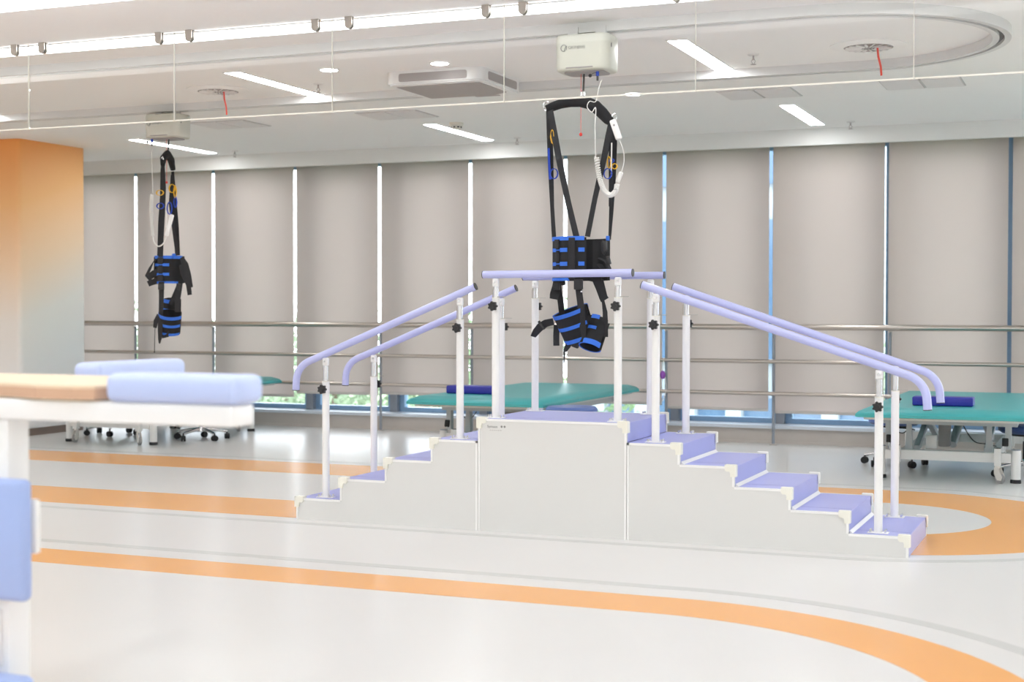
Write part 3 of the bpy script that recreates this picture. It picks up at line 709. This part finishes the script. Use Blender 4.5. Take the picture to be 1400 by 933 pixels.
MB(off).tube(coil([(-6.715,9.2,2.05),(-6.72,9.2,1.95),(-6.715,9.2,1.85),(-6.705,9.2,1.74)], .012, 30), .0045, 6).build('coiled_cord', 'cord', r)
MB(off).tube(smooth([(-6.705,9.2,1.74),(-6.695,9.2,1.69),(-6.655,9.2,1.658),(-6.61,9.2,1.68),(-6.578,9.2,1.74)], 6), .005, 6).build('cable', 'cord', r)
MB(off).rbox(-6.572,-6.54,9.19,9.21,1.73,1.90,.008,3, rot=(0,R(18),0)).build('handset', 'white', r)

# ------------------------------------------------------------------ training stairs
YF0, YB0 = 7.12, 7.86
XA, XB, XC, XD = -4.224, -3.107, -2.278, -.871
r = root('training_stairs', ((XB+XC)/2, (YF0+YB0)/2, 0), 'white two-way rehabilitation training stairs with lavender treads and handrails', 'stairs')
off = r.location
def B(): return MB(off)
tl, tr = (XB-XA)/4, (XD-XC)/5
LS = [(XA+tl*i, XA+tl*(i+1), .12*(i+1)) for i in range(4)]
RS = [(XC+tr*i, XC+tr*(i+1), .10*(5-i)) for i in range(5)]
TH = .016
def side(poly, y0, y1): return B().prism(poly, 'y', y0, y1)
polyL = [(XA,0),(XB-.003,0),(XB-.003,.48)]
for i in (3,2,1,0): polyL += [(LS[i][0], LS[i][2])] + ([(LS[i][0], LS[i-1][2])] if i else [])
polyR = [(XC+.003,0),(XD,0)]
for i in (4,3,2,1,0): polyR += [(RS[i][1], RS[i][2])] + ([(RS[i-1][1], RS[i][2])] if i else [(XC+.003,RS[0][2])])
polyP = [(XB,0),(XC,0),(XC,.6),(XB,.6)]
for y0,y1,s in ((YF0,YF0+TH,-1),(YB0-TH,YB0,1)):
    for poly in (polyL, polyP, polyR): side(poly, y0, y1).build('side_panel', 'panel', r, False)
    # bright edge trim lying along the stepped edge
    ty0, ty1 = (YF0-.004, YF0+.0) if s < 0 else (YB0, YB0+.004)
    for poly, sg in ((polyL,[(2,len(polyL))]), (polyR,[(1,len(polyR))]), (polyP,[(1,4)])):
        n = len(poly)
        for k in range(n):
            (xa,za),(xb,zb) = poly[k], poly[(k+1)%n]
            if za == 0 and zb == 0: continue
            e = .011
            inner = sum(p[0] for p in poly)/n
            if abs(xa-xb) < 1e-6:
                # vertical edge: strip lies inside the panel
                inside = -1 if (xa > inner) else 1
                if poly is polyL: inside = -1 if k == 1 else 1
                if poly is polyR: inside = 1 if k == n-1 else -1
                B().box(min(xa,xa+inside*e), max(xa,xa+inside*e), ty0, ty1, min(za,zb), max(za,zb)).build('edge_trim', 'trim', r, False)
            else:
                B().box(min(xa,xb), max(xa,xb), ty0, ty1, za-e, za).build('edge_trim', 'trim', r, False)
yi0, yi1 = YF0+TH, YB0-TH
def tread(x0, x1, z):
    t = B().box(x0, x1, yi0, yi0+.13, z-.022, z).box(x0, x1, yi0+.136, yi1, z-.022, z)
    o = t.build('tread', 'lav', r, False)
    B().box(x0+.001, x1-.001, yi0+.13, yi0+.136, z-.02, z-.003).build('seam', 'seam', o, False)
for i,(x0,x1,z) in enumerate(LS):
    tread(x0+.006, x1, z)
    B().box(x0+.001, x0+.008, yi0, yi1, (LS[i-1][2] if i else 0)+.002, z-.001).build('riser', 'lav', r, False)
    B().prism([(x1-.014,z+.0005),(x1-.001,z+.0005),(x1-.001,z+.012)], 'y', yi0+.01, yi1-.01).build('riser_strip', 'trim', r, False)
for i,(x0,x1,z) in enumerate(RS):
    tread(x0, x1-.006, z)
    B().box(x1-.008, x1-.001, yi0, yi1, (RS[i+1][2] if i < 4 else 0)+.002, z-.001).build('riser', 'lav', r, False)
    if i: B().prism([(x0+.002,z+.0005),(x0+.018,z+.0005),(x0+.002,z+.014)], 'y', yi0+.004, yi1-.004).build('riser_strip', 'trim', r, False)
tread(XB+.006, XC-.006, .6)
B().box(XC-.008, XC-.001, yi0, yi1, .502, .599).build('riser', 'lav', r, False)
B().box(XB+.001, XB+.008, yi0, yi1, .482, .599).build('riser', 'lav', r, False)
# cream corner caps on the nosings
def cap(x, z, d):
    for y0,y1,w0 in ((YF0-.010, YF0+.03, 0), (YB0-.03, YB0+.010, 1)):
        P = [(-.008,.007),(-.002,.010),(.048,.010),(.048,-.016),(.040,-.024),(.024,-.024),(.020,-.034),(.020,-.050),(-.008,-.050)]
        # hollow under the tread: only the outer cheek is full, the top and front are thin
        yc0, yc1 = (y0, y0+.010) if w0 == 0 else (y1-.010, y1)
        c = B().prism([(x+d*u, z+v) for u,v in P], 'y', yc0, yc1)
        ya, yb_ = (yc1, y1) if w0 == 0 else (y0, yc0)
        L = [(-.008,-.050),(-.008,.007),(-.002,.010),(.048,.010),(.048,.0005),(-.001,.0005),(-.001,-.050)]
        c.prism([(x+d*u, z+v) for u,v in L], 'y', ya, yb_)
        c.build('corner_cap', 'cream', r, False)
for x0,x1,z in LS: cap(x0, z, 1)
for x0,x1,z in RS: cap(x1, z, -1)
cap(XB, .6, 1); cap(XC, .6, -1)
# print on the platform panel
text_mesh('printed_name', 'Symaus', .020, 'logo', r, Vector((XB+.052,YF0-.0006,.554))-off, (R(90),0,0), .0005)
for k in range(2): B().cyl((XB+.135+.017*k,YF0-.001,.561),(XB+.135+.017*k,YF0+.001,.561),.0062,10).build('printed_mark', 'logo', r, False)
for k in range(6): B().box(XB+.068+.012*k,XB+.073+.012*k,YF0-.001,YF0+.001,.539,.543).build('printed_dash', 'acgrey', r, False)
# posts
def knob(mb, c, d):
    n = 42; vs = []; c = Vector(c)
    for y in (0, .018):
        for k in range(n):
            a = 2*math.pi*k/n; rr = .0235+.0035*math.cos(7*a); vs.append(c+Vector((rr*math.cos(a), d*y, rr*math.sin(a))))
    return mb.add(vs, [tuple(range(n)), tuple(range(2*n-1,n-1,-1))]+[(i,(i+1)%n,(i+1)%n+n,i+n) for i in range(n)]).cyl(c+Vector((0,-d*.012,0)), c, .008, 10).cyl(c+Vector((0,d*.018,0)), c+Vector((0,d*.022,0)), .011, 14)
def post(x, y, z0, zc, zr, front):
    d = -1 if front else 1
    p = B().cyl((x,y,z0+.004),(x,y,zc),.0205,20).build('post', 'white', r)
    fl = B().rbox(x-.05,x+.05,y-.028,y+.028,z0,z0+.005,.002,1).build('base_flange', 'white', p)
    for sx in (-1,1):
        for sy in (-1,1): B().cyl((x+sx*.036,y+sy*.018,z0+.004),(x+sx*.036,y+sy*.018,z0+.018),.0055,8).build('bolt', 'chrome', p)
    B().cyl((x,y,zc),(x,y,zc+.004),.022,20).build('collar', 'cream', p)
    B().cyl((x,y,zc),(x,y,zr-.066),.0145,16).build('inner_tube', 'chrome', p)
    cl = B(); cl.rbox(x-.0175,x+.0175,y-.013,y+.013,zr-.068,zr-.022,.008,3); cl.build('clevis', 'white', p)
    B().cyl((x,y-.017,zr-.042),(x,y+.017,zr-.042),.006,10).build('clevis_pin', 'chrome', p)
    knob(B(), (x,y+d*.034,zc-.042), d).build('knob', 'black', p)
    B().tube([(x+.008,y,zc+.008),(x+.062,y+d*.01,zc+.008)], .0022, 6).build('locking_pin', 'clampm', p)
    B().tube([(x-.019,y,zc),(x-.019,y,zr-.075)], .002, 6).build('height_rod', 'steel', p)
yf, yb = 7.20, 7.78
def zl(x): return 1.303+(x+3.168)*.407
def zr_(x): return 1.312-(x+2.226)*.331
for y,fr in ((yf,True),(yb,False)):
    dz = 0
    post(-4.080, y, .12, .775, zl(-4.080), fr); post(-3.250, y, .48, 1.125, zl(-3.250), fr)
    post(-3.040, y, .60, 1.243, 1.372, fr); post(-2.352, y, .60, 1.243, 1.374, fr)
    post(-2.148, y, .50, 1.148, zr_(-2.148), fr); post(-1.024, y, .10, .758, zr_(-1.024), fr)
def fillet(A, Bp, C, rad, n=10):
    A,Bp,C = map(Vector,(A,Bp,C)); u = (A-Bp).normalized(); v = (C-Bp).normalized()
    th = u.angle(v); dist = rad/math.tan(th/2); p0 = Bp+u*dist; p1 = Bp+v*dist
    cen = Bp+(u+v).normalized()*(rad/math.sin(th/2)); out = []
    e0 = (p0-cen).normalized(); e1 = (p1-cen); e1 = (e1-e0*e1.dot(e0)).normalized(); sweep = math.pi-th
    for k in range(n+1):
        q = sweep*k/n; out.append(cen+(e0*math.cos(q)+e1*math.sin(q))*rad)
    return [A]+out+[C]
def rail(P, name='handrail'):
    o = B().tube(P, .0205, 18).build(name, 'lavrail', r)
    P = [Vector(p) for p in P]
    for a,b in ((P[0],P[1]),(P[-1],P[-2])):
        t = (a-b).normalized(); B().tube([a, a+t*.004], .0208, 18).build('end_cap', 'black', o)
for y in (yf, yb):
    rail([(-3.112,y,1.370),(-2.275,y,1.374)])
    rail(fillet((-3.160,y,zl(-3.160)), (-4.268,y,zl(-4.268)), (-4.274,y,.724), .13))
    rail(fillet((-2.222,y,zr_(-2.222)), (-.806,y,zr_(-.806)), (-.796,y,.706), .13))

# ------------------------------------------------------------------ treatment beds
def caster(mbf, mbw, x, y, ztop, rad=.035, w=.022, trail=.02, a=0):
    m = Matrix.Rotation(a, 3, 'Z')
    def T(p): return Vector((x,y,0)) + m @ Vector(p)
    n = 20
    for s in (-1,1):
        pts = [(-.018,ztop-.012),(.018,ztop-.012),(trail+rad*.85,rad+.012),(trail+rad*.6,rad-.012),(trail-.012,rad-.012),(-.016,rad+.028)]
        vs = [T((u, s*(w/2+.002), v)) for u,v in pts]+[T((u, s*(w/2+.006), v)) for u,v in pts]; k = len(pts)
        mbf.add(vs, [tuple(range(k)), tuple(range(2*k-1,k-1,-1))]+[(i,(i+1)%k,(i+1)%k+k,i+k) for i in range(k)])
    mbf.cyl((x,y,ztop-.016),(x,y,ztop),.018,12)
    c0, c1 = T((trail,-w/2,rad)), T((trail,w/2,rad)); mbw.cyl(c0, c1, rad, n)
    mbf.cyl(T((trail,-w/2-.008,rad)), T((trail,w/2+.008,rad)), .009, 10)
def make_bed(label):
    r = root('treatment_bed', (0,0,0), label, 'bed', 'teal treatment beds')
    W, L = .565, 2.38; z1 = .52
    # mattress: tapered edge pad, local y from 0 to L
    mb = MB(); pr = [(0,.455),(.0,.475),(.02,.495),(.075,z1-.003),(.12,z1)]
    rings = []
    for d,z in [(.02,.452)]+pr+[(.25,z1)]:
        rings.append([(sx*(W-d), (d if sy < 0 else L-d), z) for sx,sy in ((-1,-1),(1,-1),(1,1),(-1,1))])
    vs = [p for q in rings for p in q]; n = len(rings)
    fs = [(i*4+k, i*4+(k+1)%4, (i+1)*4+(k+1)%4, (i+1)*4+k) for i in range(n-1) for k in range(4)]+[(3,2,1,0), tuple((n-1)*4+k for k in range(4))]
    mb.add(vs, fs).build('mattress', 'teal', r)
    tf = MB(); tf.box(-W+.05,W-.05,.05,.08,.436,.453); tf.box(-W+.05,W-.05,L-.08,L-.05,.436,.453)
    for s in (-1,1): tf.box(s*(W-.065)-.015, s*(W-.065)+.015, .08, L-.08, .436, .453)
    tf.build('mattress_board', 'white2', r, False)
    ub = MB()
    ub.box(-.46,.46,.42,.47,.385,.436); ub.box(-.46,.46,1.95,2.0,.385,.436)
    for s in (-1,1): ub.box(s*.43-.025, s*.43+.025, .47, 1.95, .385, .43)
    ub.build('upper_frame', 'steelgrey', r, False)
    lf = MB()
    for y in (.44, 2.0): lf.box(-.42,.42,y-.03,y+.03,.138,.204)
    for s in (-1,1): lf.box(s*.30-.03, s*.30+.03, .47, 1.97, .145, .2)
    lf.build('lower_frame', 'white2', r, False)
    for s in (-1,1):
        for y in (.44, 2.0):
            l = MB().cyl((s*.45,y,.022),(s*.45,y,.225),.032,18).build('leg', 'white2', r)
            MB().lathe([(.036,0),(.036,.018),(.033,.026)], (s*.45,y,0), 18).build('foot', 'rubber', l)
            MB().cyl((s*.45,y,.225),(s*.45,y,.230),.0315,18).build('leg_cap', 'mullion', l)
            k = MB(); k.box(s*.335-.022, s*.335+.022, y-.075, y-.031, .12, .238); k.build('caster_post', 'white2', l, False)
            f, wv = MB(), MB(); caster(f, wv, s*.335, y-.053, .122, .034, .022, .02, R(-60+s*25))
            c = f.build('caster', 'casterm', r); wv.build('wheel', 'wheel', c)
            MB().cyl((s*.335,y-.053,.238),(s*.335,y-.053,.242),.02,14).build('post_cap', 'black', l)
        pd = MB().rbox(-.021,.021,-.008,.008,-.028,.028,.006,2, rot=(R(-12),0,0), c=(s*.385,.36,.285)).build('pedal', 'rubber', r)
        MB().tube([(s*.385,.37,.26),(s*.385,.385,.22),(s*.385,.41,.205)], .006, 8).build('pedal_stem', 'chrome', pd)
        # slanted lift arms and uprights
        MB().box(s*.40-.02, s*.40+.02, .42, .47, .23, .385).build('upright', 'steelgrey', r, False)
        MB().prism([(s*.27-.025,.2),(s*.27+.025,.2),(s*.27+.015,.40),(s*.27-.015,.40)], 'y', .50, .54).build('lift_arm', 'steelgrey', r, False)
        a = MB().obox((s*.24,1.15,.30), (.04,.9,.04), (R(14),0,0)); a.build('lift_arm', 'steelgrey', r, False)
        b = MB().obox((s*.20,1.35,.29), (.04,.8,.04), (R(-15),0,0)); b.build('lift_arm', 'steelgrey', r, False)
    MB().cyl((-.02,1.0,.20),(.02,1.3,.41),.03,14).build('actuator', 'steelgrey', r)
    MB().rbox(-.10,-.02,.80,.90,.2,.42,.01,2).build('motor', 'acgrey', r)
    MB().rbox(-.16,-.085,.56,.60,.205,.30,.006,2).build('control_box', 'white2', r)
    MB().tube(smooth([(.06,.75,.40),(.10,.74,.32),(.16,.72,.25),(.24,.74,.235),(.30,.76,.22)],5), .004, 6).build('cable', 'wire', r)
    MB().tube(smooth([(-.28,.70,.36),(-.33,.68,.30),(-.40,.66,.33),(-.44,.64,.40)],5), .004, 6).build('cable', 'wire', r)
    return r
bedproto = make_bed('teal-topped adjustable treatment bed behind the stairs platform'); bedproto.location = (-4.43, 10.06, 0)
b2 = copy_tree(bedproto); b2.location = (-1.025, 10.06, 0); b2['label'] = 'teal-topped adjustable treatment bed at the right edge, by the lower stairs end'
b3 = copy_tree(bedproto); b3.location = (-8.135, 10.10, 0); b3['label'] = 'teal-topped treatment bed mostly hidden behind the pale blue padded frame'
def bolster(x0, x1, y0, label):
    r = root('bolster', ((x0+x1)/2, y0, .5215), label, 'cushion', 'dark blue bolsters')
    h = (x1-x0)/2
    MB().rbox(-h,h,0,.16,0,.062,.010,3).build('cover', 'navy', r)
    MB().tube([(-h+.003,-.0005,.031),(h-.003,-.0005,.031)], .0012, 6).build('seam', 'navy', r)
bolster(-4.83, -4.41, 10.43, 'dark blue rectangular bolster on the teal bed behind the platform')
bolster(-1.255, -.85, 10.40, 'dark blue rectangular bolster on the teal bed at the right')

# stools
def make_stool(label, seat, dz=0):
    r = root('rolling_stool', (0,0,0), label, 'stool', 'round rolling stools')
    MB().lathe([(.10,.405),(.165,.41),(.192,.43),(.192,.452),(.175,.468),(.10,.474),(.001,.475)], (0,0,dz), 36).build('seat', seat, r)
    MB().lathe([(.11,.392),(.11,.405)], (0,0,dz), 24).build('seat_plate', 'black', r)
    MB().cyl((0,0,.10),(0,0,.25),.025,16).build('gas_sleeve', 'black', r)
    MB().cyl((0,0,.25),(0,0,.395+dz),.013,14).build('gas_rod', 'chrome', r)
    MB().tube([(.02,0,.388+dz),(.10,.03,.38+dz),(.15,.05,.37+dz)], .005, 8).build('lever', 'black', r)
    MB().lathe([(.038,.075),(.038,.11),(.028,.125)], (0,0,0), 20).build('hub', 'chrome', r)
    for k in range(5):
        a = 2*math.pi*k/5+.3; c, s_ = math.cos(a), math.sin(a)
        arm = MB().tube([(.03*c,.03*s_,.098),(.12*c,.12*s_,.088),(.235*c,.235*s_,.068)], [.017,.014,.011], 10).build('base_arm', 'chrome', r)
        f, wv = MB(), MB()
        x, y = .235*c, .235*s_
        f.cyl((x,y,.05),(x,y,.075),.006,8); d = Vector((-s_,c,0))
        q = a+.8*k; d = Vector((math.cos(q),math.sin(q),0))
        for e in (-1,1):
            p = Vector((x,y,.027)); wv.cyl(p+d*(e*.004), p+d*(e*.020), .026, 16)
        f.ball((x,y,.036), .021, 10)
        cst = f.build('caster', 'black', r); wv.build('wheel', 'rubber', cst)
    return r
st = make_stool('round blue rolling stool under the right corner of the middle bed', 'stoolblue'); st.location = (-3.665, 10.12, 0)
st2 = make_stool('chrome-based rolling stool seen below the pale blue padded frame', 'stoolblue', -.10); st2.location = (-7.60, 11.14, 0); st2.rotation_euler = (0,0,.5)
for loc, lab, rz in (((-8.66,11.24,0), 'rolling stool with black casters under the hidden left bed', 1.2),
                     ((-1.50,11.36,0), 'rolling stool with black casters under the left end of the right bed', .1),
                     ((-.53,10.95,0), 'dark blue rolling stool cut off at the right edge beside the bed', .9)):
    c = copy_tree(st2); c.location = loc; c.rotation_euler = (0,0,rz); c['label'] = lab
    if 'dark blue' in lab:
        for ch in c.children:
            if ch.name.startswith('seat') and 'plate' not in ch.name:
                ch.data = ch.data.copy(); ch.data.materials.clear(); ch.data.materials.append(M['stoolnavy'])

# small purple pouch hung on the hand rail
r = root('purple_pouch', (-3.69, 12.585, .56), 'small purple pouch hanging from the handrail behind the stairs', 'pouch')
MB().ball((0,0,.04), .035, 14, (.75,.5,1.1)).build('bag', 'purple', r)
MB().tube([(0,0,.075),(.004,.01,.13),(.0,.02,.17)], .003, 6).build('drawstring', 'cord', r)
MB().tube([(.02,.01,.02),(.03,.02,-.08),(.01,.02,-.16),(-.01,.02,-.2)], .003, 6).build('tassel', 'cord', r)

# ------------------------------------------------------------------ padded standing frame in the foreground
r = root('standing_frame', (-2.62, 3.05, 0), 'blurred white standing frame with wooden top and pale blue pads in the foreground', 'standing frame')
off = r.location
def B(): return MB(off)
# wooden top with a waist cut-out at its near edge
P = [(-4.1,2.97),(-2.88,2.97),(-2.80,3.0),(-2.72,3.01),(-2.62,3.0),(-2.52,2.965),(-2.40,2.96),(-2.35,2.98),(-2.333,3.03),(-2.333,3.40),(-2.38,3.45),(-4.1,3.45)]
tp = B().prism(P, 'z', .953, .990).build('table_top', 'wood', r, False)
Q = [(x+(.004 if x > -4 else 0), y-.004 if y < 3.2 else y+.004) for x,y in P]
B().prism(Q, 'z', .956, .982).build('edge_band', 'woodedge', tp, False)
B().rbox(-4.1,-1.95,2.985,3.085,.897,.950,.006,2).build('front_beam', 'white', r)
B().rbox(-4.1,-2.40,3.36,3.43,.897,.950,.006,2).build('rear_beam', 'white', r)
B().rbox(-2.48,-2.40,3.086,3.359,.897,.950,.006,2).build('side_beam', 'white', r)
B().rbox(-2.315,-1.93,2.97,3.105,.951,1.022,.022,4).build('arm_pad', 'padlav', r)
B().rbox(-2.875,-2.775,3.54,3.99,.958,1.022,.022,4).build('chest_pad', 'padlav', r)
B().rbox(-2.86,-2.79,3.431,3.97,.90,.957,.006,2).build('pad_beam', 'white', r)
for x,y in ((-2.78,3.0), (-4.05,3.34)):
    l = B().rbox(x,x+.138,y,y+.085,.05,.896,.008,2).build('leg', 'white', r)
    B().rbox(x-.02,x+.158,y-.02,y+.105,.0,.05,.012,2).build('leg_foot', 'white', l)
kp = B().rbox(-2.80,-2.556,2.955,2.998,.43,.745,.018,4).build('knee_pad', 'padblue', r)
B().rbox(-2.70,-2.552,3.0,3.02,.55,.69,.006,2).build('pad_bracket', 'white', kp)
B().rbox(-2.74,-2.55,2.90,2.998,.13,.238,.02,4).build('heel_pad', 'padblue', r)
B().rbox(-2.72,-2.66,2.99,3.0,.25,.40,.004,2).build('adjust_slot', 'vent', r)

# ------------------------------------------------------------------ outside the windows
og = MB().box(-60,40,13.4,90,-3.4,-3.2).build('outdoor_ground', 'ext_ground', None, False); og['kind'] = 'structure'
def tree(x, y, z0, rad, h, seed, label, m):
    rnd = random.Random(seed)
    r = root('garden_tree', (x,y,z0), label, 'tree', 'trees outside the window')
    MB().tube([(0,0,0),(.05,.02,h*.4),(0,0,h*.75)], [.12,.09,.04], 8).build('trunk', 'bark', r)
    mb = MB(); vs = []; fs = []
    for k in range(2600):
        while True:
            p = Vector((rnd.uniform(-1,1), rnd.uniform(-1,1), rnd.uniform(-1,1)))
            if .35 < p.length < 1: break
        lump = 1+.25*math.sin(5*p.x+seed)*math.cos(4*p.z)
        c = Vector((p.x*rad*lump, p.y*rad*lump, h*.62+p.z*h*.42*lump)); s = rnd.uniform(.05,.12)
        m_ = Euler((rnd.uniform(-1,1), rnd.uniform(-1,1), rnd.uniform(0,6.28))).to_matrix()
        n = len(vs); vs += [c+m_@Vector(q) for q in ((-s,0,0),(0,-s*.5,.02),(s,0,0),(0,s*.5,.02))]; fs.append((n,n+1,n+2,n+3))
    mb.v = [tuple(v) for v in vs]; mb.f = fs
    o = mb.build('foliage', m, r, False); o['kind'] = 'stuff'
def nth(i): return ordn[i+1]
for i in range(5):
    tree(-20.8+3.3*i, 19.2+.5*math.sin(i*2.3), -3.2, 1.38, 4.15+.15*math.cos(i*1.7), 11+i, 'leafy garden tree outside the windows, %s from the left in the front row' % nth(i), ('leaf','leaf2')[i%2])
for i in range(4):
    tree(-21.2+3.6*i, 23.4+.4*math.cos(i), -3.2, 1.5, 4.3, 31+i, 'garden tree outside the windows, %s from the left in the back row' % nth(i), ('leaf2','leaf')[i%2])
for i in range(2):
    tree(-1.8+2.0*i, 17.4, -3.2, .95, 3.8, 51+i, 'leafy garden tree outside, %s seen through the right bed legs' % ('left one','right one')[i], 'leaf2')
r = root('office_building', (-4.6, 24, -3.2), 'pale blue office building with white piers outside the window', 'building')
MB().box(-3.6,3.6,.3,6,0,9).build('wall', 'facade', r, False)
for k in range(10):
    x = -3.6+.8*k
    MB().box(x-.13,x+.13,-.05,.3,0,9).build('pier', 'facade', r, False)
for k in range(9):
    for j in range(3):
        x = -3.2+.8*k; w_ = MB().box(x-.27,x+.27,.2,.3,.5+3*j,2.9+3*j).build('window', 'facglass', r, False)
